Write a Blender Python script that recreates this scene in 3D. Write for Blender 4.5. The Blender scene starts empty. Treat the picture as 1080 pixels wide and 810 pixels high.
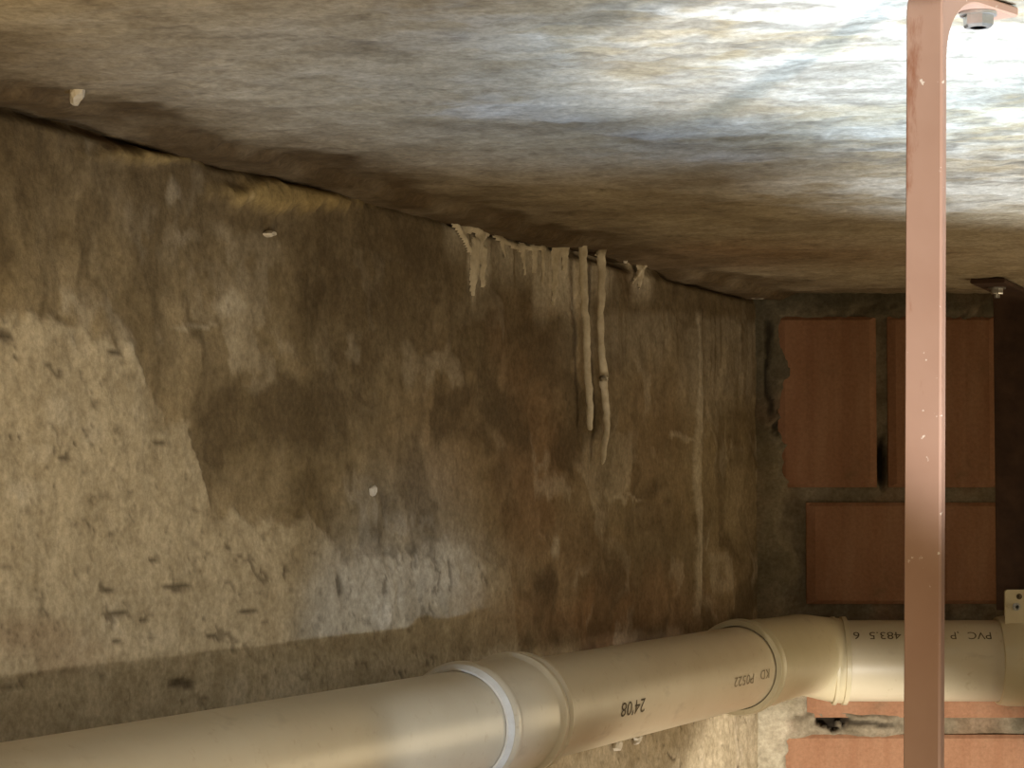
import bpy, bmesh, math, random
import numpy as np
from mathutils import Vector, Matrix

# ------------------------------------------------------------------ camera
scene = bpy.context.scene
COL = scene.collection
F = 2500.0                       # focal length in pixels of the 1080 x 810 frame
CAMZ = 1.10
PITCH = math.atan2(121.0, F)
cam_data = bpy.data.cameras.new('camera')
cam_data.sensor_width = 36.0
cam_data.lens = 36.0 * F / 1080.0
cam_data.clip_start = 0.02
cam = bpy.data.objects.new('camera', cam_data)
cam.location = (0, 0, CAMZ)
cam.rotation_euler = (math.pi / 2 + PITCH, 0, 0)
COL.objects.link(cam)
scene.camera = cam
vs = scene.view_settings
vs.view_transform = 'Standard'
vs.look = 'None'
vs.exposure = 0.0
vs.gamma = 1.0
vs.use_curve_mapping = False

# ------------------------------------------------------------------ light
world = bpy.data.worlds.new('world')
scene.world = world
world.use_nodes = True
bg = world.node_tree.nodes['Background']
bg.inputs[0].default_value = (1.0, 0.93, 0.80, 1)
bg.inputs[1].default_value = 0.05


def spot(name, loc, target, energy, color, cone, blend, radius):
    l = bpy.data.lights.new(name, 'SPOT')
    l.energy = energy; l.color = color
    l.spot_size = math.radians(cone); l.spot_blend = blend
    l.shadow_soft_size = radius
    o = bpy.data.objects.new(name, l)
    o.location = loc
    d = Vector(target) - Vector(loc)
    o.rotation_euler = d.to_track_quat('-Z', 'Y').to_euler()
    COL.objects.link(o)
    return o


def area(name, loc, target, energy, color, sx, sy, spread=180):
    l = bpy.data.lights.new(name, 'AREA')
    l.energy = energy; l.color = color
    l.shape = 'RECTANGLE'; l.size = sx; l.size_y = sy; l.spread = math.radians(spread)
    o = bpy.data.objects.new(name, l)
    o.location = loc
    d = Vector(target) - Vector(loc)
    o.rotation_euler = d.to_track_quat('-Z', 'Y').to_euler()
    COL.objects.link(o)
    return o


# unseen fill panels and a spot, added to brighten ceiling, walls and bar
area('ceiling_fill', (-0.30, 0.05, 0.30), (-0.44, 1.62, 1.39), 3.2, (1.0, 0.78, 0.46), 0.9, 0.5, 75)  # panel below the camera, added for the left part of the ceiling
area('front_fill', (0.1, -0.85, 0.70), (0.0, 2.6, 1.0), 3.2, (1.0, 0.78, 0.46), 1.6, 0.9)  # warm fill added at the open front end
area('side_fill', (1.42, 3.0, 0.86), (0.35, 1.65, 1.02), 6.0, (1.0, 0.80, 0.50), 0.7, 0.5)  # fill added from the right; the side wall itself is closed
spot('bar_fill_spot', (0.40, 0.35, 0.50), (0.235, 1.36, 1.275), 102.0, (1.0, 0.97, 0.95), 13.5, 0.5, 0.02)  # narrow spot added to brighten the upper bar
# unseen spots added low down, each cone limited to one lit area
spot('fill_spot_ceiling', (0.60, 1.58, 0.45), (0.49, 1.54, 1.39), 88.0, (0.76, 0.905, 1.0), 58, 0.9, 0.04)
spot('fill_spot_ceiling_side', (0.92, 2.00, 0.45), (0.78, 2.05, 1.39), 58.0, (0.86, 0.94, 1.0), 59, 0.55, 0.04)
spot('fill_spot_ceiling_halo', (0.30, 1.62, 0.40), (0.13, 1.66, 1.39), 19.0, (0.26, 0.56, 1.0), 58, 0.9, 0.08)  # blue spot added to tint the rim of the bright ceiling
spot('fill_spot_wall', (0.62, 0.55, 0.48), (-0.33, 1.80, 0.90), 28.0, (1.0, 0.92, 0.80), 46, 0.85, 0.03)
spot('fill_spot_wall_cool', (0.62, 0.75, 0.50), (-0.115, 2.27, 0.970), 40.0, (0.42, 0.64, 1.0), 12, 0.8, 0.02)  # narrow cool spot added for the bluish wall patch
spot('fill_spot_bricks', (0.50, 1.75, 0.30), (0.41, 3.2, 0.405), 160.0, (1.0, 0.94, 0.84), 37, 0.3, 0.03)
spot('fill_spot_pipe', (0.36, 2.15, 0.08), (0.10, 2.66, 0.60), 18.0, (1.0, 0.90, 0.76), 50, 0.6, 0.04)

# ------------------------------------------------------------------ frame of reference
CP, SP = math.cos(PITCH), math.sin(PITCH)


def ray(x, y):
    a, b = (x - 540.0) / F, -(y - 405.0) / F
    return np.array([a, CP - b * SP, SP + b * CP])


CEIL = 0.29 + CAMZ
CORNER = np.array([0.348, 3.35])
WD = np.array([-0.398, -0.917]); WD /= np.linalg.norm(WD)     # along left wall, towards the camera
WN = np.array([-WD[1], WD[0]])                                 # out of the left wall, into the room
if WN[0] < 0: WN = -WN
BACK = 3.35


def px_left(x, y):
    """pixel -> (u, z) on the left wall"""
    r = ray(x, y)
    t = np.dot(CORNER, WN) / np.dot(r[:2], WN)
    p = r * t
    return float(np.dot(p[:2] - CORNER, WD)), float(p[2] + CAMZ)


def px_back(x, y, d=BACK):
    r = ray(x, y); t = d / r[1]
    return float(r[0] * t), float(r[2] * t + CAMZ)


def px_ceil(x, y):
    r = ray(x, y); t = (CEIL - CAMZ) / r[2]
    return float(r[0] * t), float(r[1] * t)


def left_xyz(u, z, off=0.0):
    p = CORNER + WD * u + WN * off
    return Vector((p[0], p[1], z))


def project(X, Y, Z):
    Zr = Z - CAMZ
    d = Y * CP + Zr * SP
    return 540 + F * X / d, 405 - F * (-Y * SP + Zr * CP) / d


# ------------------------------------------------------------------ noise in numpy
def _hash(ix, iy, seed):
    n = (ix.astype(np.int64) * 374761393 + iy.astype(np.int64) * 668265263 + seed * 1442695041) & 0xffffffff
    n = ((n ^ (n >> 13)) * 1274126177) & 0xffffffff
    n = ((n ^ (n >> 16)) * 2246822519) & 0xffffffff
    return ((n ^ (n >> 15)) & 0xffff) / 65535.0


def vnoise(x, y, seed=0):
    ix, iy = np.floor(x), np.floor(y)
    fx, fy = x - ix, y - iy
    fx = fx * fx * fx * (fx * (fx * 6 - 15) + 10); fy = fy * fy * fy * (fy * (fy * 6 - 15) + 10)
    a, b = _hash(ix, iy, seed), _hash(ix + 1, iy, seed)
    c, d = _hash(ix, iy + 1, seed), _hash(ix + 1, iy + 1, seed)
    return (a * (1 - fx) + b * fx) * (1 - fy) + (c * (1 - fx) + d * fx) * fy


def fbm(x, y, seed=0, oct=4, gain=0.5):
    s = np.zeros_like(x); a = 1.0; t = 0.0
    for k in range(oct):
        s += a * vnoise(x * 2 ** k + 17.3 * k, y * 2 ** k - 9.1 * k, seed + k); t += a; a *= gain
    return s / t                                     # 0..1


def sstep(a, b, x):
    t = np.clip((x - a) / (b - a), 0, 1)
    return t * t * (3 - 2 * t)


def blob(x, y, cx, cy, rx, ry, soft=0.5):
    d = np.sqrt(((x - cx) / rx) ** 2 + ((y - cy) / ry) ** 2)
    return 1 - sstep(1 - soft, 1 + soft, d)


# ------------------------------------------------------------------ materials
def new_mat(name, rough=0.8, spec=0.3):
    m = bpy.data.materials.new(name); m.use_nodes = True
    nt = m.node_tree
    b = nt.nodes['Principled BSDF']
    b.inputs['Roughness'].default_value = rough
    b.inputs['Specular IOR Level'].default_value = spec
    return m, nt, b


def N(nt, t, **kw):
    n = nt.nodes.new(t)
    for k, v in kw.items():
        setattr(n, k, v)
    return n


def noise(nt, scale, detail=4, rough=0.6, stretch=(1, 1, 1), coord='Object'):
    tc = N(nt, 'ShaderNodeTexCoord'); mp = N(nt, 'ShaderNodeMapping')
    mp.inputs['Scale'].default_value = stretch
    nt.links.new(tc.outputs[coord], mp.inputs[0])
    n = N(nt, 'ShaderNodeTexNoise')
    n.inputs['Scale'].default_value = scale
    n.inputs['Detail'].default_value = detail
    n.inputs['Roughness'].default_value = rough
    nt.links.new(mp.outputs[0], n.inputs[0])
    return n.outputs[0]


def ramp(nt, fac, stops):
    r = N(nt, 'ShaderNodeValToRGB')
    e = r.color_ramp.elements
    while len(e) < len(stops): e.new(0.5)
    for i, (p, c) in enumerate(stops):
        e[i].position = p; e[i].color = c if len(c) == 4 else (*c, 1)
    nt.links.new(fac, r.inputs[0])
    return r.outputs[0]


def mix(nt, fac, a, b, mode='MIX'):
    m = N(nt, 'ShaderNodeMix', data_type='RGBA', blend_type=mode)
    for sock, v in ((m.inputs[0], fac), (m.inputs[6], a), (m.inputs[7], b)):
        if isinstance(v, (int, float)): sock.default_value = v
        elif isinstance(v, tuple): sock.default_value = v if len(v) == 4 else (*v, 1)
        else: nt.links.new(v, sock)
    return m.outputs[2]


def attr(nt, name):
    a = N(nt, 'ShaderNodeAttribute', attribute_name=name)
    return a.outputs['Fac']


def bump(nt, b, h, strength=0.3, dist=0.002):
    n = N(nt, 'ShaderNodeBump')
    n.inputs['Strength'].default_value = strength; n.inputs['Distance'].default_value = dist
    nt.links.new(h, n.inputs['Height']); nt.links.new(n.outputs[0], b.inputs['Normal'])


def concrete(name, base_a, base_b, plaster, damp, white, rust, pit, ochre):
    m, nt, b = new_mat(name, 0.9, 0.2)
    big = ramp(nt, noise(nt, 9, 5, 0.6), [(0.35, base_a), (0.65, base_b)])
    c = mix(nt, attr(nt, 'plaster'), big, plaster)
    c = mix(nt, attr(nt, 'rust'), c, rust)
    c = mix(nt, attr(nt, 'damp'), c, damp)
    c = mix(nt, attr(nt, 'ochre'), c, ochre)
    c = mix(nt, attr(nt, 'white'), c, white)
    c = mix(nt, attr(nt, 'pit'), c, pit)
    fine = ramp(nt, noise(nt, 160, 5, 0.7), [(0.25, (0.62, 0.60, 0.57)), (0.75, (1.25, 1.25, 1.25))])
    c = mix(nt, 1.0, c, fine, 'MULTIPLY')
    mid = ramp(nt, noise(nt, 34, 4, 0.6), [(0.3, (0.78, 0.76, 0.72)), (0.7, (1.15, 1.15, 1.15))])
    c = mix(nt, 1.0, c, mid, 'MULTIPLY')
    nt.links.new(c, b.inputs['Base Color'])
    bump(nt, b, noise(nt, 260, 4, 0.7), 0.5, 0.0015)
    return m


M = {}
M['wall'] = concrete('damp_concrete', (0.25, 0.19, 0.105), (0.36, 0.285, 0.175), (0.50, 0.42, 0.29),
                     (0.10, 0.070, 0.036), (0.74, 0.66, 0.52), (0.24, 0.125, 0.06), (0.10, 0.075, 0.045), (0.42, 0.31, 0.13))
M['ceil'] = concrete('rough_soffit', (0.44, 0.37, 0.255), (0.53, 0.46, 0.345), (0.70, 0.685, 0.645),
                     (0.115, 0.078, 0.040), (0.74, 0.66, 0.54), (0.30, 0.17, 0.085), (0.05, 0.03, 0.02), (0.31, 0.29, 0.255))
M['mortar'] = concrete('grey_mortar', (0.16, 0.13, 0.085), (0.26, 0.215, 0.15), (0.50, 0.44, 0.34),
                       (0.075, 0.068, 0.045), (0.6, 0.54, 0.35), (0.26, 0.11, 0.05), (0.02, 0.014, 0.008), (0.30, 0.26, 0.17))


def simple(name, col, col2, scale, rough, spec=0.4, metallic=0.0, bumpst=0.0, stretch=(1, 1, 1), p=(0.35, 0.7)):
    m, nt, b = new_mat(name, rough, spec)
    c = ramp(nt, noise(nt, scale, 5, 0.65, stretch), [(p[0], col), (p[1], col2)])
    nt.links.new(c, b.inputs['Base Color'])
    b.inputs['Metallic'].default_value = metallic
    if bumpst: bump(nt, b, noise(nt, scale * 5, 4, 0.6, stretch), bumpst, 0.001)
    return m


def pvc(name, c1, c2):
    m, nt, b = new_mat(name, 0.37, 0.42)
    c = ramp(nt, noise(nt, 6, 5, 0.6), [(0.3, c1), (0.7, c2)])
    dirt = ramp(nt, noise(nt, 55, 5, 0.75), [(0.60, (1, 1, 1)), (0.82, (0.72, 0.62, 0.46))])
    c = mix(nt, 1.0, c, dirt, 'MULTIPLY')
    scuff = ramp(nt, noise(nt, 14, 3, 0.6, (1, 1, 3)), [(0.62, (0, 0, 0)), (0.72, (0.35, 0.35, 0.35))])
    c = mix(nt, scuff, c, (0.36, 0.28, 0.18))
    nt.links.new(c, b.inputs['Base Color'])
    bump(nt, b, noise(nt, 120, 3, 0.6), 0.06, 0.001)
    return m


M['pvc'] = pvc('beige_pvc', (0.60, 0.50, 0.34), (0.68, 0.585, 0.42))
M['pvc_back'] = pvc('beige_pvc_older', (0.58, 0.50, 0.34), (0.66, 0.58, 0.43))
M['elbow'] = pvc('elbow_pvc', (0.55, 0.48, 0.31), (0.63, 0.55, 0.37))
M['lip_gleam'] = simple('pale_gleam', (0.60, 0.54, 0.44), (0.80, 0.76, 0.68), 25, 0.5)
M['print'] = simple('black_print', (0.05, 0.035, 0.02), (0.22, 0.165, 0.09), 220, 0.7, 0.2)
M['print_faded'] = simple('faded_print', (0.17, 0.13, 0.075), (0.46, 0.375, 0.24), 200, 0.7, 0.2)
M['calcite'] = simple('calcite', (0.44, 0.36, 0.24), (0.68, 0.59, 0.43), 60, 0.7, 0.3, bumpst=0.4)
M['chip'] = simple('pale_chip', (0.50, 0.43, 0.32), (0.74, 0.67, 0.54), 50, 0.85, 0.2, bumpst=0.4)
M['white_paint'] = simple('white_paint', (0.78, 0.72, 0.60), (0.88, 0.84, 0.74), 60, 0.7, 0.3)
M['steel'] = simple('zinc_steel', (0.45, 0.44, 0.42), (0.66, 0.65, 0.63), 40, 0.38, 0.5, 0.85)
M['dirt'] = simple('earth', (0.13, 0.10, 0.07), (0.24, 0.19, 0.14), 7, 0.95, 0.1, bumpst=0.6)
M['shell'] = simple('side_concrete', (0.20, 0.16, 0.11), (0.34, 0.28, 0.20), 6, 0.9, 0.2, bumpst=0.4)


def primer():
    m, nt, b = new_mat('primer_painted_bar', 0.48, 0.45)
    c = ramp(nt, noise(nt, 7, 5, 0.6), [(0.3, (0.375, 0.225, 0.165)), (0.7, (0.455, 0.295, 0.225))])
    rust = ramp(nt, noise(nt, 26, 6, 0.7, (1, 1, 0.35)), [(0.60, (0, 0, 0)), (0.70, (0.75, 0.75, 0.75))])
    c = mix(nt, rust, c, (0.26, 0.095, 0.045))
    wear = ramp(nt, noise(nt, 150, 3, 0.6), [(0.70, (0, 0, 0)), (0.74, (1, 1, 1))])
    c = mix(nt, wear, c, (0.75, 0.66, 0.58))
    nt.links.new(c, b.inputs['Base Color'])
    bump(nt, b, noise(nt, 90, 4, 0.6), 0.15, 0.001)
    return m


M['primer'] = primer()
M['darkbar'] = simple('dark_rusted_bar', (0.055, 0.03, 0.02), (0.10, 0.055, 0.035), 30, 0.75, 0.3, bumpst=0.3)


def terracotta(name, a, b_):
    m, nt, b = new_mat(name, 0.85, 0.2)
    c = ramp(nt, noise(nt, 9, 5, 0.6, (3, 1, 0.5)), [(0.3, a), (0.7, b_)])
    grime = ramp(nt, noise(nt, 16, 5, 0.7), [(0.56, (0, 0, 0)), (0.75, (0.55, 0.55, 0.55))])
    c = mix(nt, grime, c, (0.18, 0.115, 0.065))
    fine = ramp(nt, noise(nt, 200, 4, 0.7), [(0.25, (0.8, 0.78, 0.75)), (0.75, (1.15, 1.15, 1.15))])
    c = mix(nt, 1.0, c, fine, 'MULTIPLY')
    nt.links.new(c, b.inputs['Base Color'])
    bump(nt, b, noise(nt, 180, 4, 0.7), 0.35, 0.001)
    return m


M['brick'] = terracotta('terracotta', (0.25, 0.118, 0.062), (0.33, 0.178, 0.102))


# ------------------------------------------------------------------ object helpers
def link(name, me, mat, parent=None, label=None, cat=None, group=None, kind=None):
    if mat is not None and not me.materials: me.materials.append(mat)
    o = bpy.data.objects.new(name, me)
    COL.objects.link(o)
    if parent: o.parent = parent
    if label: o['label'] = label
    if cat: o['category'] = cat
    if group: o['group'] = group
    if kind: o['kind'] = kind
    return o


def empty(name, loc, label, cat, group=None):
    o = bpy.data.objects.new(name, None)
    o.location = loc; o.empty_display_size = 0.05
    COL.objects.link(o)
    o['label'] = label; o['category'] = cat
    if group: o['group'] = group
    return o


def child(name, me, mat, parent, label=None, smooth=True):
    """mesh given in world coordinates, parented to an unrotated empty"""
    me.transform(Matrix.Translation(-Vector(parent.location)))
    if smooth: me.shade_smooth()
    return link(name, me, mat, parent, label)


def pyd(name, v, f, smooth=True):
    me = bpy.data.meshes.new(name)
    me.from_pydata([tuple(p) for p in v], [], f)
    me.update()
    if smooth: me.shade_smooth()
    return me


def grid_mesh(name, P, masks, flip=False):
    """P: (n, m, 3) array of points, masks: dict of (n, m) arrays"""
    n, m, _ = P.shape
    idx = np.arange(n * m).reshape(n, m)
    q = np.stack([idx[:-1, :-1], idx[1:, :-1], idx[1:, 1:], idx[:-1, 1:]], -1).reshape(-1, 4)
    if flip: q = q[:, ::-1]
    me = bpy.data.meshes.new(name)
    me.vertices.add(n * m); me.loops.add(q.size); me.polygons.add(len(q))
    me.vertices.foreach_set('co', P.reshape(-1).astype(np.float32))
    me.loops.foreach_set('vertex_index', q.reshape(-1).astype(np.int32))
    me.polygons.foreach_set('loop_start', np.arange(0, q.size, 4, dtype=np.int32))
    me.update(calc_edges=True)
    for k in ('plaster', 'damp', 'white', 'rust', 'pit', 'ochre'):
        a = me.attributes.new(k, 'FLOAT', 'POINT')
        v = masks.get(k)
        if v is not None:
            a.data.foreach_set('value', np.clip(v, 0, 1).reshape(-1).astype(np.float32))
    me.shade_smooth()
    return me


def revolve(name, prof, origin, axis, seg=64, closed=False):
    """prof: list of (s along axis, radius); a surface of revolution"""
    ax = Vector(axis).normalized()
    up = Vector((0, 0, 1)) if abs(ax.z) < 0.9 else Vector((1, 0, 0))
    e1 = ax.cross(up).normalized(); e2 = ax.cross(e1)
    o = Vector(origin); v, f = [], []
    for s, r in prof:
        for k in range(seg):
            a = 2 * math.pi * k / seg
            v.append(o + ax * s + (e1 * math.cos(a) + e2 * math.sin(a)) * r)
    n = len(prof)
    for i in range(n if closed else n - 1):
        j = (i + 1) % n
        for k in range(seg):
            l = (k + 1) % seg
            f.append((i * seg + k, i * seg + l, j * seg + l, j * seg + k))
    if not closed:
        f.append(tuple(range(seg))[::-1]); f.append(tuple((n - 1) * seg + k for k in range(seg)))
    me = pyd(name, v, f)
    bm = bmesh.new(); bm.from_mesh(me)
    bmesh.ops.recalc_face_normals(bm, faces=bm.faces[:])
    for e in bm.edges:
        if len(e.link_faces) == 2 and e.calc_face_angle(0) > 0.6: e.smooth = False
    bm.to_mesh(me); bm.free()
    return me


def tube_path(name, pts, radii, seg=12, flat=None):
    """tapered tube along points; flat=(normal, factor) squashes it along normal"""
    v, f = [], []
    pts = [Vector(p) for p in pts]
    for i, p in enumerate(pts):
        t = (pts[min(i + 1, len(pts) - 1)] - pts[max(i - 1, 0)]).normalized()
        a = t.orthogonal().normalized() if flat is None else (Vector(flat[0]) - t * t.dot(Vector(flat[0]))).normalized()
        b = t.cross(a)
        k_ = 1.0 if flat is None else flat[1]
        for k in range(seg):
            w = 2 * math.pi * k / seg
            v.append(p + (a * math.cos(w) * k_ + b * math.sin(w)) * radii[i])
    for i in range(len(pts) - 1):
        for k in range(seg):
            l = (k + 1) % seg
            f.append((i * seg + k, i * seg + l, (i + 1) * seg + l, (i + 1) * seg + k))
    f.append(tuple(range(seg))[::-1]); f.append(tuple((len(pts) - 1) * seg + k for k in range(seg)))
    return v, f


def join_parts(name, parts):
    V, Fc = [], []
    for v, f in parts:
        o = len(V); V += list(v); Fc += [tuple(i + o for i in q) for q in f]
    me = pyd(name, V, Fc)
    bm = bmesh.new(); bm.from_mesh(me)
    bmesh.ops.recalc_face_normals(bm, faces=bm.faces[:])
    bm.to_mesh(me); bm.free()
    return me


# ------------------------------------------------------------------ left wall
WALLH = {}


def wall_h(u_, z_):
    z_ = np.minimum(z_, CEIL - 0.022)
    i = np.clip(np.searchsorted(WALLH['u'], u_), 0, len(WALLH['u']) - 1)
    j = np.clip(np.searchsorted(WALLH['z'], z_), 0, len(WALLH['z']) - 1)
    return WALLH['h'][i, j]


def build_left():
    u = np.concatenate([np.arange(-0.03, 2.25, 0.0036), np.arange(2.25, 4.9, 0.05)])
    zz = np.concatenate([np.arange(0.0, 0.72, 0.04), np.arange(0.72, CEIL - 0.0005, 0.0036), [CEIL - 0.0005]])
    U, Z = np.meshgrid(u, zz, indexing='ij')
    X = CORNER[0] + WD[0] * U; Y = CORNER[1] + WD[1] * U
    Yc = np.maximum(Y, 0.8)
    # photo coordinates of each wall point, used only to lay out stains seen in the photograph
    t = CORNER[0] + WD[0] * np.minimum(U, 2.6); s = CORNER[1] + WD[1] * np.minimum(U, 2.6)
    px, py = project(t, s, Z)
    w1 = fbm(U * 14, Z * 14, 1, 5) - 0.5
    w2 = fbm(U * 60, Z * 60, 9, 4) - 0.5
    # light plaster, lower left, ragged edge; right end painted along the lit patch
    bx = [-400, -50, 60, 110, 150, 165, 195, 205, 216, 222, 250, 325, 370, 400, 470, 520, 538, 546, 575, 640, 740, 830]
    by = [300, 322, 338, 365, 395, 420, 425, 455, 485, 515, 530, 552, 590, 578, 572, 588, 612, 700, 740, 738, 722, 735]
    edge = np.interp(px, bx, by)
    d = (py - edge) + w1 * 60 + w2 * 34
    plaster = sstep(-3, 9, d) * (1 - 0.42 * sstep(270, 360, px + w1 * 120) * sstep(700, 680, py))
    plaster *= 1 - 0.55 * sstep(0.52, 0.62, fbm(U * 22, Z * 30, 40, 4)) * sstep(60, 0, d)
    lower = np.maximum(plaster, 0)
    # damp, dark, running down from the joint
    ed = 100 + 0.2625 * px
    below = py - ed
    streak = fbm(U * 30 + w1 * 1.5, Z * 5.5, 3, 4)
    patch = fbm(U * 7, Z * 6, 5, 5)
    reach = 70 + 210 * streak + 120 * (patch - 0.5)
    damp = sstep(reach * 1.25, reach * 0.25, below) * (0.45 + 0.5 * patch)
    for (cx, cy, rx, ry, a) in ((365, 300, 60, 95, .75), (700, 270, 90, 45, .85), (300, 250, 150, 60, .45), (440, 260, 40, 40, .5),
                                (780, 330, 60, 45, .6), (690, 600, 70, 60, .55), (660, 420, 90, 130, .35), (380, 420, 14, 150, .45),
                                (530, 460, 10, 110, .4), (245, 430, 60, 60, .32), (330, 500, 40, 60, .3), (770, 600, 45, 60, .4),
                                (60, 150, 120, 30, .5), (240, 180, 70, 30, .45)):
        damp = np.maximum(damp, a * blob(px + w1 * 90, py + w1 * 120, cx, cy, rx, ry, 0.7) * (0.6 + 0.8 * streak))
    damp = np.maximum(damp, 0.55 * sstep(0.50, 0.72, fbm(U * 22 + w1 * 2, Z * 6, 12, 5)) * (1 - plaster))
    damp = np.maximum(damp, 0.75 * sstep(0.50, 0.70, fbm(U * 9 + w1, Z * 11, 14, 5)) * (1 - plaster))
    damp *= 1.0 * (1 - 0.93 * lower)
    pale = 0.30 * sstep(0.55, 0.72, fbm(U * 16 + w1 * 3, Z * 13, 71, 5))
    rust = np.zeros_like(U)
    for (cx, cy, rx, ry, a) in ((560, 470, 45, 150, .55), (650, 650, 110, 40, .7), (600, 600, 60, 60, .35), (720, 262, 100, 24, .6),
                                (540, 410, 25, 80, .5), (75, 120, 60, 12, .8), (470, 470, 60, 90, .25), (690, 470, 30, 90, .3), (30, 690, 80, 20, .3)):
        rust = np.maximum(rust, a * blob(px + w1 * 60, py + w1 * 90, cx, cy, rx, ry, 0.8))
    # white lime run-off
    white = np.zeros_like(U)
    st2 = fbm(U * 120, Z * 6, 21, 3)
    for (cx, y0, y1, rx, a) in ((492, 234, 262, 20, .55), (505, 240, 305, 11, .6), (498, 250, 318, 5, .5), (545, 246, 292, 28, .5), (572, 250, 330, 10, .5),
                                (590, 246, 320, 12, .7), (606, 246, 330, 14, .55), (630, 262, 310, 16, .5), (676, 262, 306, 14, .6),
                                (735, 330, 640, 3.5, .38), (760, 335, 380, 22, .16), (745, 345, 430, 30, .14), (660, 330, 380, 60, .16), (786, 340, 420, 10, .2)):
        m = sstep(rx * 1.4, rx * 0.5, np.abs(px + w1 * 16 - cx)) * sstep(y0 - 5, y0 + 5, py) * sstep(y1 + 25, y1 - 25, py)
        white = np.maximum(white, a * m * sstep(0.25, 0.6, st2 + 0.15))
    for (cx, cy, rx, ry, a) in ((240, 320, 16, 16, .5), (60, 435, 16, 20, .45), (95, 455, 14, 16, .3), (25, 520, 22, 12, .3), (45, 480, 14, 10, .3),
                                (182, 205, 7, 14, .3), (190, 248, 14, 8, .2), (370, 368, 6, 14, .2), (585, 575, 6, 12, .4),
                                (480, 600, 60, 36, .22), (400, 610, 60, 40, .15), (655, 525, 18, 3, .4), (720, 460, 14, 3, .35), (205, 345, 26, 3, .35)):
        white = np.maximum(white, a * blob(px + w2 * 20 + w1 * 16, py + w2 * 20, cx, cy, rx, ry, 0.5))
    white = np.maximum(white, pale * (1 - damp))
    # pitted marks in the plaster, lying along the wall
    pn = fbm(U * 34 + w1 * 3, Z * 150 + w1 * 9, 31, 4, 0.6)
    pit = 0.8 * sstep(0.70, 0.78, pn) * (0.35 + 0.65 * sstep(0.45, 0.6, fbm(U * 5, Z * 5, 33, 3))) * lower
    pit = np.maximum(pit, 0.5 * sstep(0.74, 0.82, fbm(U * 110 + w1 * 6, Z * 110, 37, 3)) * lower)
    for (cx, cy, rx, ry) in ((120, 646, 14, 5), (149, 654, 5, 3), (110, 620, 9, 3), (185, 619, 16, 4), (160, 591, 6, 3), (240, 577, 3, 3), (300, 604, 2.5, 8),
                             (356, 616, 3, 12), (262, 646, 12, 2), (122, 676, 6, 3), (225, 672, 7, 3), (190, 720, 16, 6), (118, 370, 8, 4), (4, 355, 10, 6), (168, 465, 8, 3)):
        pit = np.maximum(pit, 0.85 * blob(px + w2 * 10, py + w2 * 8, cx, cy, rx, ry, 0.4))
    pit = np.maximum(pit, 0.6 * sstep(0.66, 0.72, fbm(U * 60, Z * 60, 47, 4)) * blob(px, py, 440, 615, 100, 42, .3))
    ochre = 0.75 * blob(px + w1 * 40, py + w2 * 20, 305, 205, 75, 14, 0.5) * sstep(-6, 4, below)
    ochre = np.maximum(ochre, 0.55 * blob(px + w1 * 40, py + w2 * 14, 175, 164, 70, 7, 0.5))
    # relief
    h = w1 * 0.007 + w2 * 0.002 + plaster * 0.0016 - pit * 0.0014 + white * 0.0015
    h += (fbm(U * 150, Z * 150, 51, 2) - 0.5) * 0.0016
    h += 0.004 * blob(px, py, 735, 480, 5, 190, .4)
    h += 0.014 * ochre
    h += 0.006 * blob(px, py, 445, 615, 95, 40, .5) * (fbm(U * 45, Z * 45, 61, 4) - 0.4)
    gap = sstep(0.016, 0.004, CEIL - Z) * (0.35 + 0.65 * sstep(0.4, 0.6, fbm(U * 9, Z * 0, 66, 3)))
    h -= 0.018 * gap
    h *= sstep(0, 0.02, np.abs(U) + 0.004)
    vis = sstep(2.9, 2.4, U)
    h = h * vis
    WALLH.update(u=u, z=zz, h=h)
    P = np.stack([X + WN[0] * h, Y + WN[1] * h, Z], -1)
    damp = np.maximum(damp, gap * 0.8)  # joint recess darkened in colour, painting in its shadow
    me = grid_mesh('wall_left', P, dict(plaster=plaster, damp=damp, rust=rust, white=white, pit=pit, ochre=ochre))
    o = link('wall_left', me, M['wall'], kind='structure')
    o['label'] = 'stained damp concrete wall with a patch of pale plaster behind the long pipe'
    return o


wall_left = build_left()


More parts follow.
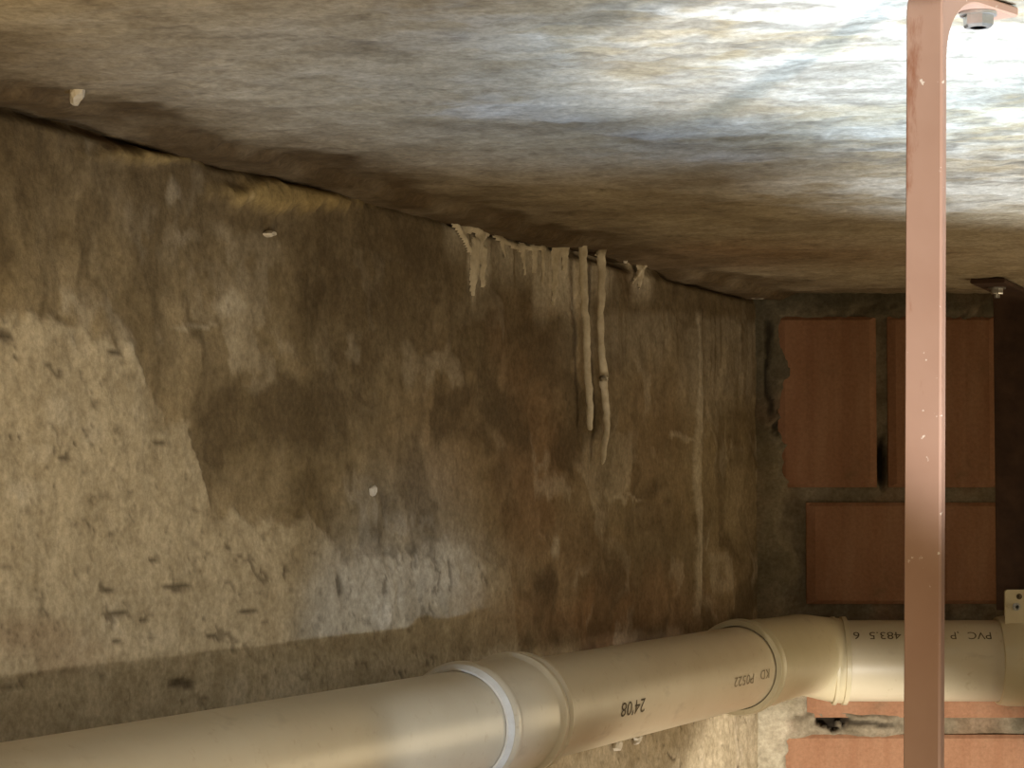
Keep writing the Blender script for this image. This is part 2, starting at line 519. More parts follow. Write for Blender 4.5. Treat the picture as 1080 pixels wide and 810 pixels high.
# ------------------------------------------------------------------ ceiling
def build_ceiling():
    x = np.concatenate([np.arange(-2.2, -0.75, 0.08), np.arange(-0.75, 0.95, 0.006), np.arange(0.95, 1.72, 0.05)])
    y = np.concatenate([np.arange(-1.1, 1.15, 0.06), np.arange(1.15, 3.40, 0.006)])
    X, Y = np.meshgrid(x, y, indexing='ij')
    w1 = fbm(X * 8, Y * 8, 101, 5) - 0.5
    w2 = fbm(X * 45, Y * 45, 107, 4) - 0.5
    w3 = fbm(X * 110, Y * 70, 109, 3) - 0.5
    dw = (X - CORNER[0]) * WN[0] + (Y - CORNER[1]) * WN[1]        # distance from the left wall
    band = sstep(0.23, 0.02, dw + w1 * 0.16 + w2 * 0.05)
    damp = band * (0.45 + 0.6 * fbm(X * 16, Y * 10, 112, 4))
    damp = np.maximum(damp, sstep(0.125, 0.055, dw + w1 * 0.07 + w2 * 0.03) * (0.62 + 0.6 * fbm(X * 30, Y * 12, 113, 4)))
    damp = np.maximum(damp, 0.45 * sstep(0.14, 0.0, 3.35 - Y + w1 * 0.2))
    damp = np.maximum(damp, 0.32 * sstep(0.52, 0.72, fbm(X * 6, Y * 6, 118, 5)))
    damp = np.maximum(damp, 0.08 * sstep(2.42, 2.62, Y + w1 * 0.22 + w2 * 0.12))  # back of the slab darkened: shade beyond the light pool, painted in
    rust = 0.6 * blob(X + w1 * .2, Y + w1 * .2, 0.26, 2.84, 0.22, 0.16, .8)
    rust = np.maximum(rust, 0.1 * sstep(2.5, 2.9, Y + w1 * 0.5))  # brown tint over the same back end, part of the painted shade
    pale_pool = sstep(0.47, 0.60, fbm(X * 10, Y * 14, 121, 5) + 0.10 * sstep(0.0, 0.4, X)) * sstep(2.56, 2.36, Y + w1 * 0.3 + w2 * 0.15)  # pale coat mixed with a painted light pool that ends before the back
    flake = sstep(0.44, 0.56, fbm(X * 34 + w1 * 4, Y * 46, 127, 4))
    pale_pool = np.clip(pale_pool * 0.75 + 0.35 * flake, 0, 1) * sstep(2.56, 2.36, Y + w1 * 0.3 + w2 * 0.15)
    pale_pool *= sstep(0.25, 0.55, dw + w1 * 0.5)
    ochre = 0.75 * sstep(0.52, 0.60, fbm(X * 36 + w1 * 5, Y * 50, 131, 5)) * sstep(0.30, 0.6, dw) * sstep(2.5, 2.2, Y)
    pit = 0.30 * sstep(0.70, 0.80, fbm(X * 60 + w1 * 5, Y * 60, 141, 3))
    cx, cy = px_ceil(637, 201)
    pit = np.maximum(pit, blob(X, Y, cx, cy, 0.013, 0.010, 0.3))
    h = w1 * 0.004 + w2 * 0.0024 + w3 * 0.0018 + flake * 0.0008 - pit * 0.001
    h -= 0.010 * blob(X, Y, cx, cy, 0.013, 0.010, 0.3)
    # lip of formwork along the wall joint
    lip = sstep(0.045, 0.035, dw + w2 * 0.02) * sstep(0.3, 0.5, fbm(Y * 4, X * 0, 151, 3))
    h += 0.009 * lip
    vis = sstep(1.0, 1.25, Y) * sstep(-0.8, -0.7, X) * sstep(1.0, 0.9, X)
    h *= vis
    h = np.maximum(h, -0.02)
    P = np.stack([X, Y, CEIL - h], -1)
    me = grid_mesh('ceiling', P, dict(plaster=pale_pool, damp=damp, rust=rust, pit=pit, ochre=ochre), flip=True)
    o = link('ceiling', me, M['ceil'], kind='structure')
    o['label'] = 'rough concrete ceiling slab with a painted pale light pool, stained brown along the walls'
    return o


ceiling = build_ceiling()


# ------------------------------------------------------------------ back wall: mortar bed with hollow clay blocks
def Z_(y): return px_back(900, y)[1]
def X_(x): return px_back(x, 500)[0]


ROWS = [  # z low, z high, list of x joints (left, right)
    (Z_(514), Z_(334), [(X_(821), X_(925)), (X_(937), X_(1052)), (X_(1064), X_(1064) + .15), (X_(1064) + .166, X_(1064) + .32), (X_(1064) + .336, X_(1064) + .49), (X_(1064) + .506, X_(1064) + .60)]),
    (Z_(637), Z_(530), [(X_(850), X_(979)), (X_(990), X_(1098)), (X_(1110), X_(1110) + .15), (X_(1110) + .166, X_(1110) + .32), (X_(1110) + .336, X_(1110) + .53)]),
    (Z_(757), Z_(656), [(X_(850), X_(979)), (X_(990), X_(1098)), (X_(1110), X_(1110) + .15), (X_(1110) + .166, X_(1110) + .32), (X_(1110) + .336, X_(1110) + .53)]),
    (Z_(775) - .24, Z_(775), [(X_(826), X_(966)), (X_(978), X_(1100)), (X_(1112), X_(1112) + .16), (X_(1112) + .176, X_(1112) + .33), (X_(1112) + .346, X_(1112) + .53)]),
    (0.02, Z_(775) - .256, [(X_(850), X_(979)), (X_(990), X_(1098)), (X_(1110), X_(1110) + .15), (X_(1110) + .166, X_(1110) + .32), (X_(1110) + .336, X_(1110) + .53)]),
]


def build_back():
    x = np.concatenate([np.arange(0.26, 0.86, 0.0035), np.arange(0.86, 1.66, 0.03)])
    z = np.concatenate([np.arange(0, 0.70, 0.04), np.arange(0.70, CEIL + 0.004, 0.0035)])
    X, Z = np.meshgrid(x, z, indexing='ij')
    px, py = project(X, np.full_like(X, BACK), Z)
    w1 = fbm(X * 18, Z * 18, 201, 5) - 0.5
    w2 = fbm(X * 80, Z * 80, 207, 4) - 0.5
    # recess of the joint, and mortar smeared over the block edges
    top = sstep(345, 325, py + w1 * 46 + w2 * 20)
    left = sstep(834, 812, px + w1 * 40 + w2 * 20 - 12 * sstep(480, 600, py) + 10 * sstep(760, 790, py))
    bedB = sstep(16, 6, np.abs(py - 766 - w1 * 16)) * sstep(955, 930, px + w1 * 40)
    smear = np.maximum(np.maximum(top, left), bedB)
    h = -0.006 + 0.0125 * smear + w1 * 0.006 + w2 * 0.0025
    hole = blob(px + w2 * 26, py + w2 * 16, 880, 762, 16, 8, .2)
    crack = sstep(5, 2, np.abs(px - 808 - w1 * 26)) * sstep(330, 345, py) * sstep(450, 430, py) * 0.8
    crack = np.maximum(crack, 0.8 * sstep(4, 1.5, np.abs(py - 766 - w1 * 22)) * sstep(850, 870, px) * sstep(960, 930, px))
    crack = np.maximum(crack, 0.8 * blob(px + w2 * 14, py + w2 * 10, 816, 442, 9, 16, .3) * sstep(.45, .6, fbm(X * 130, Z * 130, 222, 3)))
    h -= 0.03 * hole + 0.006 * crack
    slot = blob(px, py, 931, 488, 5, 24, .4)
    h -= 0.02 * slot
    damp = np.maximum(0.85 * top * (0.6 + 0.6 * fbm(X * 20, Z * 20, 231, 4)), 0.7 * left * sstep(500, 420, py + w1 * 80))
    damp = np.maximum(damp, 0.5 * sstep(0.5, 0.7, fbm(X * 12, Z * 8, 233, 4)))
    plaster = left * sstep(735, 760, py + w1 * 20)
    ochre = 0.5 * left * sstep(430, 500, py)
    pit = np.maximum(np.maximum(hole, crack), slot)
    P = np.stack([X, BACK - h, Z], -1)
    me = grid_mesh('wall_back', P, dict(damp=damp * (1 - plaster), plaster=plaster, ochre=ochre, pit=pit, rust=0.3 * sstep(.5, .7, fbm(X * 9, Z * 9, 241, 3))))
    o = link('wall_back', me, M['mortar'], kind='structure')
    o['label'] = 'dark end wall of upright terracotta blocks in grey mortar'
    return o


wall_back = build_back()


def brick_mesh(w, hgt, seed):
    """hollow clay block face: front with shallow vertical scoring, worn edges"""
    rnd = random.Random(seed)
    n = 14
    xs = [w * i / n for i in range(n + 1)]
    gro = {4, 9} if seed % 2 else {5, 10}
    prof = []
    for i, xx in enumerate(xs):
        e = 0.004 if i in (0, n) else 0.0
        g = 0.0007 if i in gro else 0.0
        prof.append((xx, e + g + rnd.uniform(-.00015, .00015)))
    zs = [0, 0.005, hgt * .33, hgt * .66, hgt - 0.005, hgt]
    v, f = [], []
    for j, zz in enumerate(zs):
        ez = 0.004 if j in (0, len(zs) - 1) else 0
        for xx, d in prof:
            v.append((xx, max(d, ez) + rnd.uniform(-.00015, .00015), zz))
    m = n + 1
    for j in range(len(zs) - 1):
        for i in range(n):
            f.append((j * m + i, j * m + i + 1, (j + 1) * m + i + 1, (j + 1) * m + i))
    b0 = len(v)                                       # back corners
    dep = 0.022
    v += [(0, dep, 0), (w, dep, 0), (w, dep, hgt), (0, dep, hgt)]
    top = (len(zs) - 1) * m
    f.append(tuple([b0, b0 + 1] + list(range(n, -1, -1))))
    f.append(tuple([b0 + 2, b0 + 3] + list(range(top, top + m))))
    f.append(tuple([b0 + 3, b0] + [j * m for j in range(len(zs))]))
    f.append(tuple([b0 + 1, b0 + 2] + [j * m + n for j in range(len(zs) - 1, -1, -1)]))
    f.append((b0 + 3, b0 + 2, b0 + 1, b0))
    me = pyd('brick', v, f, smooth=False)
    return me


sd = 0
for z0, z1, cols in ROWS:
    for x0, x1 in cols:
        sd += 1
        me = brick_mesh(x1 - x0, z1 - z0, sd)
        b = link('brick', me, M['brick'], wall_back)
        rnd = random.Random(sd * 7)
        b.location = (x0, BACK - 0.002 + rnd.uniform(-.002, .002), z0)

# ------------------------------------------------------------------ rest of the shell
def slab(name, lo, hi, mat, label):
    x0, y0, z0 = lo; x1, y1, z1 = hi
    v = [(x0, y0, z0), (x1, y0, z0), (x1, y1, z0), (x0, y1, z0), (x0, y0, z1), (x1, y0, z1), (x1, y1, z1), (x0, y1, z1)]
    f = [(3, 2, 1, 0), (4, 5, 6, 7), (0, 1, 5, 4), (1, 2, 6, 5), (2, 3, 7, 6), (3, 0, 4, 7)]
    o = link(name, pyd(name, v, f, False), mat, kind='structure')
    o['label'] = label
    return o


slab('wall_right', (1.58, -1.1, 0.0), (1.70, 3.36, CEIL), M['shell'], 'plain concrete side wall of the crawl space')
slab('floor', (-2.2, -1.1, -0.06), (1.70, 3.42, 0.0), M['dirt'], 'bare earth floor of the crawl space')

# ------------------------------------------------------------------ drain pipes
PZ = CAMZ - 0.2112
CRN = Vector((0.408, 3.27, PZ))                 # where the two pipe axes meet
DL = Vector((WD[0], WD[1], 0))                  # along the left wall, towards the camera
R = 0.0512                                      # left run
RB_ = 0.0555                                    # run along the block wall
CRB = CRN.copy(); CRB.z -= 0.011                 # the back run sits slightly lower


def axl(s): return CRN + DL * s


def text_on_pipe(body, size, s_mid, ang, flip, axis_pt, adir, r, mat, parent, squeeze=1.0):
    """printed lettering wrapped on a cylinder. adir: reading direction along the axis; ang: angle of text middle (0 = towards +side, up positive)"""
    cu = bpy.data.curves.new('print', 'FONT'); cu.body = body; cu.size = size
    cu.align_x = 'CENTER'; cu.align_y = 'CENTER'; cu.resolution_u = 3
    tmp = bpy.data.objects.new('print', cu); COL.objects.link(tmp)
    bpy.context.view_layer.update()
    me = bpy.data.meshes.new_from_object(tmp.evaluated_get(bpy.context.evaluated_depsgraph_get()))
    bpy.data.objects.remove(tmp); bpy.data.curves.remove(cu)
    ad = Vector(adir).normalized()
    side = Vector((ad.y, -ad.x, 0))             # horizontal, right hand side when looking along adir
    k = -1.0 if flip else 1.0
    for v in me.vertices:
        tx, ty = v.co.x * k * squeeze, v.co.y * k
        a = ang + ty / r
        p = Vector(axis_pt) + ad * tx + (side * math.cos(a) + Vector((0, 0, 1)) * math.sin(a)) * (r + 0.0005)
        v.co = p
    me.materials.clear()
    return child('printed_text', me, mat, parent, smooth=False)


def pipe(name, p0, d, length, r, mat, label):
    e = empty(name, Vector(p0), label, 'pipe')
    t = 0.0032
    me = revolve('tube', [(0, r - t), (0, r), (length, r), (length, r - t)], p0, d, 72, closed=True)
    child('tube', me, mat, e)
    return e


# near length: from the socket mouth towards (and past) the camera side
near = pipe('drain_pipe', axl(1.06), DL, 2.6, R, M['pvc'], 'long beige plastic drain pipe beside the pale plaster, pushed into a ringed socket')

# middle length with its socket
mid_len = 1.0 - 0.235
mid = pipe('drain_pipe', axl(0.245), DL, mid_len, R, M['pvc'], 'beige plastic drain pipe length between the ringed socket and the elbow, printed 24 08')
S0 = 1.15 - 0.0
rt = R + 0.001
sock = revolve('socket', [(1.148, rt), (1.150, R + 0.0065), (1.146, R + 0.0082), (1.138, R + 0.0088), (1.131, R + 0.0060), (1.128, R + 0.0058),
                          (1.040, R + 0.0056), (1.037, R + 0.0062), (1.033, R + 0.0102), (1.027, R + 0.0104), (1.020, R + 0.0066),
                          (1.016, R + 0.0060), (1.013, R + 0.0094), (1.006, R + 0.0094), (1.000, R + 0.004), (0.992, R + 0.0010), (0.992, rt - 0.0005), (1.01, rt)],
               CRN, DL, 96, closed=True)
so = child('socket', sock, M['pvc'], mid, 'socket with raised rings')
ring = revolve('gleam', [(1.1505, R + 0.0006), (1.1570, R + 0.0006), (1.1570, R + 0.0026), (1.1505, R + 0.0064)], CRN, DL, 96, closed=True)  # pale ring added: the lit gleam of the socket lip as colour
me = ring; me.transform(Matrix.Translation(-Vector(mid.location))); me.shade_smooth()
sl = link('gleam_ring', me, M['lip_gleam'], so); sl['label'] = 'white seal painted on the lip of the socket mouth'

# ---- elbow
el = empty('pipe_elbow', CRN, 'beige plastic elbow turning the drain pipe along the block wall', 'pipe elbow')
RB = 0.075
ang_t = math.acos(max(-1, min(1, (-DL).dot(Vector((1, 0, 0))))))
tan = RB * math.tan(ang_t / 2)
cen_dir = (DL + Vector((1, 0, 0))).normalized()
cen = CRN + cen_dir * (RB / math.cos(ang_t / 2))
path = []
start = axl(tan); endp = CRN + Vector((tan, 0, 0))
a0 = start - cen; a1 = endp - cen
sgn = 1 if a0.cross(a1).z > 0 else -1
secs = []                      # (centre, tangent, radius)
RE = R + 0.0045
for s_, r_ in ((0.305, R + 0.0055), (0.22, R + 0.0055), (0.205, RE), (0.12, RE - .001)):
    secs.append((axl(s_), -DL, r_))
nb = 16
for i in range(nb + 1):
    a = sgn * ang_t * i / nb
    rot = Matrix.Rotation(a, 3, 'Z')
    fz = i / nb; fz = fz * fz * (3 - 2 * fz)
    secs.append((cen + rot @ a0 + Vector((0, 0, -0.011 * fz)), rot @ (-DL), (RE - .001) * (1 - fz) + (RB_ + 0.0028) * fz))
for xx, r_ in ((0.050, RB_ + 0.0012),):
    secs.append((CRB + Vector((xx, 0, 0)), Vector((1, 0, 0)), r_))
v, f = [], []
sg = 72
for c, t, r_ in secs:
    sd_ = Vector((t.y, -t.x, 0)).normalized()
    for k in range(sg):
        w = 2 * math.pi * k / sg
        v.append(c + (sd_ * math.cos(w) + Vector((0, 0, 1)) * math.sin(w)) * r_)
for i in range(len(secs) - 1):
    for k in range(sg):
        l = (k + 1) % sg
        f.append((i * sg + k, i * sg + l, (i + 1) * sg + l, (i + 1) * sg + k))
me = pyd('bend', v, f)
bm = bmesh.new(); bm.from_mesh(me); bmesh.ops.recalc_face_normals(bm, faces=bm.faces[:]); bm.to_mesh(me); bm.free()
child('bend', me, M['elbow'], el)
rim = revolve('rim', [(0.312, R + 0.0045), (0.299, R + 0.0088), (0.304, R + 0.0095), (0.309, R + 0.0070), (0.312, R + 0.0072), (0.316, R + 0.0085), (0.320, R + 0.0075), (0.321, R + 0.0012), (0.315, R + 0.001)],
              CRN, DL, 96, closed=True)
child('socket_rim', rim, M['elbow'], el, 'double raised rim of the elbow mouth')
for xa, xb in ((0.030, 0.036), (0.043, 0.051)):
    rim2 = revolve('rim', [(xa, RB_ + 0.0025), (xa + .001, RB_ + 0.0050), (xb - .001, RB_ + 0.0050), (xb, RB_ + 0.0012), (xa + .003, RB_ + .001)], CRB, (1, 0, 0), 96, closed=True)
    child('socket_rim', rim2, M['elbow'], el)

# ---- pipe along the block wall
bk = pipe('drain_pipe', CRB + Vector((0.040, 0, 0)), (1, 0, 0), 1.11, RB_, M['pvc_back'], 'beige plastic drain pipe running along the terracotta block wall under the elbow')
bk['label'] = 'beige plastic drain pipe running along the terracotta block wall'

# lettering, upside down as on the pipes
def s_at(px):                                   # distance along the left run for a picture column (front of the pipe)
    best = min((abs(project(*(axl(s) + Vector((WN[0], WN[1], 0)) * R))[0] - px), s) for s in np.linspace(0.1, 1.4, 600))
    return best[1]


text_on_pipe("24'08", 0.0215, 0, math.radians(-7), True, axl(s_at(668)), -DL, R, M['print'], mid, 1.55)
text_on_pipe("KD", 0.0165, 0, math.radians(-3), True, axl(s_at(807)), -DL, R, M['print_faded'], mid, 1.7)
text_on_pipe("P0522", 0.0165, 0, math.radians(-5), True, axl(s_at(785)), -DL, R, M['print_faded'], mid, 1.9)
XB = lambda px: px_back(px, 680, 3.23)[0]
text_on_pipe('483.5  61', 0.0175, 0, math.radians(42), True, (XB(921), 3.27, CRB.z), (1, 0, 0), RB_, M['print'], bk, 1.15)
text_on_pipe('PVC  ,P', 0.0175, 0, math.radians(42), True, (XB(1024), 3.27, CRB.z), (1, 0, 0), RB_, M['print'], bk, 1.05)

# ---- clamp on the back pipe
XC = XB(1057)
cl = empty('pipe_clamp', (XC + 0.03, 3.27, CRB.z + RB_), 'beige plastic clamp with a screwed tab around the pipe on the block wall', 'pipe clamp')
col = revolve('collar', [(0, RB_ + .0008), (0.001, RB_ + 0.0045), (0.012, RB_ + 0.0062), (0.055, RB_ + 0.0072), (0.085, RB_ + 0.0062), (0.096, RB_ + 0.0045), (0.097, RB_ + .0008)],
              (XC, 3.27, CRB.z), (1, 0, 0), 72, closed=True)
child('collar', col, M['elbow'], cl)


def rounded_plate(w, h, t, rad=0.004, seg=5):
    pts = []
    for cx, cy, a0_ in ((w / 2 - rad, h / 2 - rad, 0), (-w / 2 + rad, h / 2 - rad, 90), (-w / 2 + rad, -h / 2 + rad, 180), (w / 2 - rad, -h / 2 + rad, 270)):
        for i in range(seg + 1):
            a = math.radians(a0_ + 90 * i / seg)
            pts.append((cx + rad * math.cos(a), cy + rad * math.sin(a)))
    n = len(pts)
    v = [(x, 0, z) for x, z in pts] + [(x, t, z) for x, z in pts]
    f = [tuple(range(n))[::-1], tuple(range(n, 2 * n))] + [(i, (i + 1) % n, n + (i + 1) % n, n + i) for i in range(n)]
    return v, f


TABD = 3.238
tz0, tz1 = px_back(1070, 661, TABD)[1], px_back(1070, 622, TABD)[1]
v, f = rounded_plate(0.052, tz1 - tz0, 0.006)
me = join_parts('tab', [(v, f)]); me.shade_flat()
tx = px_back(1060, 640, TABD)[0] + 0.026
me.transform(Matrix.Translation((tx, TABD, (tz0 + tz1) / 2)))
tab = child('tab', me, M['elbow'], cl, smooth=False)


def hexbolt(head_r, head_h, washer_r, shank, point, d):
    """hexagon head + washer; returns meshes in world coordinates. d: direction the head points to"""
    d = Vector(d).normalized()
    e1 = d.orthogonal().normalized(); e2 = d.cross(e1); p = Vector(point)
    def prism(s0, s1, r0, r1, n, rot=0.2):
        v = [p + d * s + (e1 * math.cos(2 * math.pi * k / n + rot) + e2 * math.sin(2 * math.pi * k / n + rot)) * r for s, r in ((s0, r0), (s1, r1)) for k in range(n)]
        f = [tuple(range(n))[::-1], tuple(range(n, 2 * n))] + [(k, (k + 1) % n, n + (k + 1) % n, n + k) for k in range(n)]
        return v, f
    w = join_parts('washer', [prism(0, 0.0018, washer_r, washer_r, 32)])
    h = join_parts('bolt_head', [prism(0.0018, 0.0018 + head_h * .8, head_r, head_r, 6), prism(0.0018 + head_h * .8, 0.0018 + head_h, head_r, head_r * .86, 6),
                                 prism(0.0018 + head_h, 0.0018 + head_h + shank, head_r * .52, head_r * .48, 20)])
    w.shade_flat(); h.shade_flat()
    return w, h


sx, sz = px_back(1072, 640, TABD)
w, h = hexbolt(0.0042, 0.003, 0.0055, 0.0, (sx, TABD, sz), (0, -1, 0))
w.transform(Matrix.Translation(-Vector(cl.location))); h.transform(Matrix.Translation(-Vector(cl.location)))
scr = link('screw', h, M['steel'], tab); link('washer', w, M['steel'], tab)
v, f = tube_path('hole', [(sx + 0.004, TABD - 0.0004, sz + 0.014), (sx + 0.004, TABD - 0.0001, sz + 0.014)], [0.004, 0.004], 14)
hm = join_parts('screw_hole', [(v, f)]); hm.transform(Matrix.Translation(-Vector(cl.location)))
link('screw_hole', hm, M['print'], tab)


# ------------------------------------------------------------------ hanger bars (flat bar bent to a foot under the ceiling)
def bent_bar(base, wdir, fdir, width, thick, z_top, z_bot, flange, rb, ro=0.012, lean=(0, 0)):
    """flat bar: runs vertically below base (x, y), width along wdir, foot along fdir at z_top. rb = inner bend radius"""
    wd = Vector(wdir).normalized(); fd = Vector(fdir).normalized()
    o = Vector((base[0], base[1], 0))
    t = thick / 2
    zi = z_top - thick - rb                     # where the inner fillet starts
    nb_ = 16
    inner = [(t, float(z)) for z in np.linspace(z_bot, zi, 12)]
    inner += [(t + rb - rb * math.cos(math.pi / 2 * i / nb_), zi + rb * math.sin(math.pi / 2 * i / nb_)) for i in range(1, nb_ + 1)]
    inner.append((t + rb + flange, z_top - thick))
    ro = min(ro, rb + thick)
    raw = [(-t, zi), (-t, z_top - ro)] + [(-t + ro - ro * math.cos(math.pi / 2 * i / 10), z_top - ro + ro * math.sin(math.pi / 2 * i / 10)) for i in range(1, 11)] + [(t + rb, z_top)]
    raw = np.array(raw); seg = np.r_[0, np.cumsum(np.hypot(*np.diff(raw, axis=0).T))]
    tt = np.linspace(0, seg[-1], nb_ + 1)[1:]
    outer = [(-t, float(z)) for z in np.linspace(z_bot, zi, 12)]
    outer += [(float(np.interp(q, seg, raw[:, 0])), float(np.interp(q, seg, raw[:, 1]))) for q in tt]
    outer.append((t + rb + flange, z_top))
    v, f = [], []
    bev = 0.0011
    for (ai, zi_), (ao, zo_) in zip(inner, outer):
        pi_, po_ = Vector((ai, zi_)), Vector((ao, zo_))
        dn = (po_ - pi_).normalized() * bev
        ring_ = [(-width / 2 + bev, po_), (-width / 2, po_ - dn), (-width / 2, pi_ + dn), (-width / 2 + bev, pi_),
                 (width / 2 - bev, pi_), (width / 2, pi_ + dn), (width / 2, po_ - dn), (width / 2 - bev, po_)]
        for ww, q in ring_:
            k = z_top - q.y
            v.append(o + wd * ww + fd * q.x + Vector((lean[0] * k, lean[1] * k, q.y)))
    m = 8
    line = inner
    for i in range(len(line) - 1):
        for k in range(m):
            l = (k + 1) % m
            f.append((i * m + k, i * m + l, (i + 1) * m + l, (i + 1) * m + k))
    f.append(tuple(range(m))[::-1]); f.append(tuple((len(line) - 1) * m + k for k in range(m)))
    me = join_parts('bar', [(v, f)])
    bm = bmesh.new(); bm.from_mesh(me)
    for e in bm.edges:
        if len(e.link_faces) == 2 and e.calc_face_angle(0) > 0.5: e.smooth = False
    bm.to_mesh(me); bm.free()
    return me


# foreground bar
HB_Y = 1.325
HX = px_back(980, 300, HB_Y)[0]
wdir = Vector((0.76, -0.65, 0)).normalized(); fdir = Vector((0.65, 0.76, 0)).normalized()
hb = empty('hanger_bar', (HX, HB_Y, CEIL), 'red brown primer painted flat steel bar bolted to the ceiling', 'hanger bar')
me = bent_bar((HX, HB_Y), wdir, fdir, 0.0235, 0.006, CEIL - 0.001, CAMZ - 0.55, 0.045, 0.036, lean=(-0.012, 0))
child('bar', me, M['primer'], hb, smooth=False)
bp = Vector((HX, HB_Y, CEIL - 0.0072)) + fdir * 0.058
w, h = hexbolt(0.0090, 0.007, 0.0108, 0.0, bp, (0, 0, -1))
for nm, m_ in (('washer', w), ('bolt_head', h)):
    child(nm, m_, M['steel'], hb, 'zinc plated ' + nm.replace('_', ' '), smooth=False)

# dark bar by the block wall, carrying the pipe clamp
BY = 3.262
BX = px_back(1066, 400, BY)[0]
fd2 = Vector((-0.37, -0.93, 0)).normalized(); wd2 = Vector((0.93, -0.37, 0)).normalized()
db = empty('hanger_bar', (BX, BY, CEIL), 'dark rusted flat steel bar hanging before the block wall above the pipe clamp', 'hanger bar')
me = bent_bar((BX, BY), wd2, fd2, 0.045, 0.006, CEIL - 0.001, CRB.z + RB_ + 0.014, 0.15, 0.016)
child('bar', me, M['darkbar'], db, smooth=False)
bp = Vector((BX, BY, CEIL - 0.0072)) + fd2 * 0.10
w, h = hexbolt(0.0085, 0.007, 0.012, 0.005, bp, (0, 0, -1))
for nm, m_ in (('washer', w), ('bolt_head', h)):
    child(nm, m_, M['steel'], db, 'grey ' + nm.replace('_', ' '), smooth=False)

# ------------------------------------------------------------------ lime drips and crusts on the left wall
def wallpt(x, y, off):
    u, z = px_left(x, y)
    return left_xyz(u, z, off + float(wall_h(u, z)))


NW = Vector((WN[0], WN[1], 0))


def drip(name, pts, label, seed, off=0.010, flat=None, extra=()):
    """pts: list of (px, py, radius in mm)"""
    rnd = random.Random(seed)
    parts = []
    for path_ in [pts] + list(extra):
        P, Rr = [], []
        for i in range(len(path_) - 1):
            x0, y0, r0 = path_[i]; x1, y1, r1 = path_[i + 1]
            n = max(2, int(abs(y1 - y0) / 6))
            for k in range(n):
                t = k / n
                P.append(wallpt(x0 + (x1 - x0) * t + rnd.uniform(-.5, .5), y0 + (y1 - y0) * t, off))
                Rr.append((r0 + (r1 - r0) * t) * rnd.uniform(.88, 1.12) * .001)
        x1, y1, r1 = path_[-1]
        P.append(wallpt(x1, y1, off)); Rr.append(r1 * .001)
        P.append(wallpt(x1, y1 + 2, off)); Rr.append(r1 * .0005)
        parts.append(tube_path('d', P, Rr, 12, flat))
    me = join_parts(name, parts)
    return link(name, me, M['calcite'], None, label, 'lime deposit', 'lime drips below the ceiling joint')


drip('lime_stalactite', [(602, 247, 9), (605, 262, 5.0), (606, 310, 4.6), (607, 360, 4.4), (610, 410, 4.2), (611, 440, 4.0), (612, 452, 3.2)],
     'straight pale lime drip hanging from the ceiling joint, the shorter of a close pair', 1, 0.012)
drip('lime_stalactite', [(624, 264, 6), (625, 285, 4.6), (624, 330, 4.2), (625, 370, 4.2), (627, 398, 4.8), (625, 402, 5.6), (627, 410, 4.2), (629, 455, 3.8), (626, 476, 4.6), (627, 484, 2.8), (626, 488, 2.0)],
     'knobbly pale lime drip, the longer of a close pair on the concrete wall', 2, 0.012)


def crust(strokes, label, seed, thick=0.0045):
    """flat lime crust: a lumpy sheet grown from strokes [(x0, y0, w0, x1, y1, w1)] in photo pixels, lying on the wall relief"""
    pts = [px_left(q[0], q[1]) for q in strokes] + [px_left(q[3], q[4]) for q in strokes]
    us = [p[0] for p in pts]; zs = [p[1] for p in pts]
    gu = np.arange(min(us) - .04, max(us) + .04, 0.0014); gz = np.arange(min(zs) - .02, min(max(zs) + .02, CEIL - .001), 0.0022)
    Ug, Zg = np.meshgrid(gu, gz, indexing='ij')
    m = np.full_like(Ug, -9.0)
    wob = (fbm(Ug * 90, Zg * 45, seed, 4) - .5)
    for (x0, y0, w0, x1, y1, w1_) in strokes:
        a, za = px_left(x0, y0); b, zb = px_left(x1, y1)
        t = np.clip(((Ug - a) * (b - a) + (Zg - za) * (zb - za)) / ((b - a) ** 2 + (zb - za) ** 2), 0, 1)
        ww = (w0 + (w1_ - w0) * t) * .0011
        dd = np.hypot((Ug - a - (b - a) * t) * .42, Zg - za - (zb - za) * t)
        m = np.maximum(m, 1 - dd / ww * (1 + 1.3 * wob))
    H = wall_h(Ug, Zg) + np.clip(m, -.3, 1) ** 1 * thick * (0.7 + .6 * fbm(Ug * 200, Zg * 200, seed + 5, 2)) 
    idx = -np.ones(Ug.shape, int); keep = m > -0.05
    V, Fc = [], []
    for i_, k_ in zip(*np.nonzero(keep)):
        idx[i_, k_] = len(V); V.append(left_xyz(Ug[i_, k_], Zg[i_, k_], H[i_, k_]))
    for i_ in range(Ug.shape[0] - 1):
        for k_ in range(Ug.shape[1] - 1):
            q = (idx[i_, k_], idx[i_ + 1, k_], idx[i_ + 1, k_ + 1], idx[i_, k_ + 1])
            if min(q) >= 0: Fc.append(q)
    me = pyd('lime_crust', V, Fc)
    return link('lime_crust', me, M['calcite'], None, label, 'lime deposit', 'lime drips below the ceiling joint')


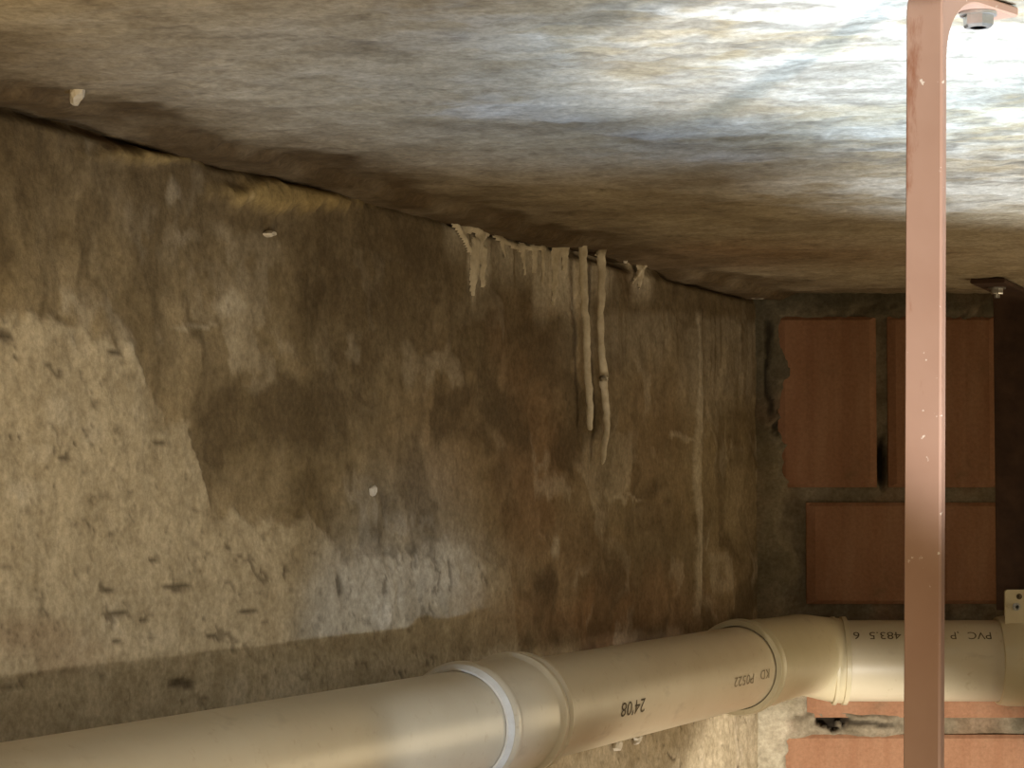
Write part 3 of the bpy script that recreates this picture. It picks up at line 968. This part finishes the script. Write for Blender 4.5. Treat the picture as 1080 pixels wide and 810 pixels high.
crust([(478, 236, 5, 492, 262, 4), (512, 238, 7, 502, 262, 8), (490, 240, 6, 510, 243, 7), (502, 255, 7, 498, 296, 4), (498, 290, 4, 497, 312, 1.5), (510, 262, 4, 508, 302, 2)],
      'flat forked lime crust beneath the ceiling joint, farthest from the long drips', 301)
crust([(584, 244, 6, 600, 244, 6), (588, 246, 7, 585, 280, 4), (585, 276, 4, 580, 322, 1.5), (598, 246, 5, 594, 285, 2), (606, 246, 5, 612, 258, 3)],
      'pale lime crust spread above the straight lime drip', 302)
crust([(524, 250, 3, 548, 262, 4), (548, 260, 4, 572, 262, 3), (530, 252, 2.5, 532, 272, 1.2), (552, 262, 3, 553, 290, 1.2), (563, 262, 3, 562, 288, 1.2), (571, 262, 2.5, 569, 300, 1.2)],
      'thin lime crust of short fingers between two larger crusts', 303, 0.0025)
crust([(632, 268, 5, 635, 284, 4), (635, 284, 3, 633, 304, 1.2)], 'small lime crust stuck beside the knobbly lime drip', 304)
crust([(670, 268, 4, 690, 270, 4), (686, 270, 5, 676, 282, 5), (677, 282, 4, 674, 303, 1.5), (676, 282, 3.5, 666, 300, 1.8)], 'short hooked lime crust on the dark brown wall', 305)


def chip(name, pos, nrm, sx_, sy_, th, seed, label, mat='chip', cat='flake', rot=0.0):
    rnd = random.Random(seed)
    n = Vector(nrm).normalized()
    a = Vector((0, 0, 1)) if abs(n.z) < .9 else Vector((1, 0, 0))
    e1 = a.cross(n).normalized(); e2 = n.cross(e1)
    e1, e2 = e1 * math.cos(rot) + e2 * math.sin(rot), e2 * math.cos(rot) - e1 * math.sin(rot)
    k = 11
    rr = [rnd.uniform(.7, 1.15) for _ in range(k)]
    v = []
    for lev, sc in ((-.3, 1.0), (.45, .95), (1.0, .6)):
        for i in range(k):
            w_ = 2 * math.pi * i / k
            v.append(Vector(pos) + e1 * math.cos(w_) * rr[i] * sx_ * sc + e2 * math.sin(w_) * rr[i] * sy_ * sc + n * th * (lev + rnd.uniform(-.1, .1)))
    f = [tuple(range(k))[::-1]]
    for j in range(2):
        for i in range(k):
            l = (i + 1) % k
            f.append((j * k + i, j * k + l, (j + 1) * k + l, (j + 1) * k + i))
    f.append(tuple(2 * k + i for i in range(k)))
    me = join_parts(name, [(v, f)]); me.shade_flat()
    return link(name, me, M[mat], None, label, cat, 'pale flakes and lumps on the concrete')


cx, cy = px_ceil(78, 97)
chip('plaster_flake', (cx + .004, cy - 0.01, CEIL - 0.003), (0.2, -0.5, -1), 0.006, 0.012, 0.005, 11, 'white plaster flake stuck in the joint between ceiling and stained wall')
chip('mortar_lump', wallpt(393, 517, 0.001), NW, 0.008, 0.006, 0.003, 12, 'small round pale lump on the brown concrete above the rough patch')
chip('mortar_lump', wallpt(280, 247, 0.003), NW, 0.010, 0.003, 0.005, 13, 'narrow pale mortar sliver on the dark upper wall', rot=0.1)
chip('paint_chip', wallpt(645, 786, 0.004), NW, 0.013, 0.0075, 0.004, 14, 'larger of two white paint chips on the wall just below the pipe', 'white_paint')
chip('paint_chip', wallpt(667, 779, 0.004), NW, 0.012, 0.0058, 0.004, 15, 'smaller of two white paint chips on the wall just below the pipe', 'white_paint', rot=0.3)
gx, gz = px_back(796, 312)
chip('mortar_lump', (px_back(800, 312, 3.30)[0], 3.31, CEIL - 0.006), (0.3, -1, -0.2), 0.015, 0.006, 0.008, 16, 'yellowish mortar crumb squeezed into the upper corner of both walls')
cx, cy = px_ceil(658, 262)
chip('paint_chip', wallpt(657, 276, 0.004), NW, 0.003, 0.0025, 0.003, 17, 'tiny bright white chip between the knobbly drip and the hooked crust')
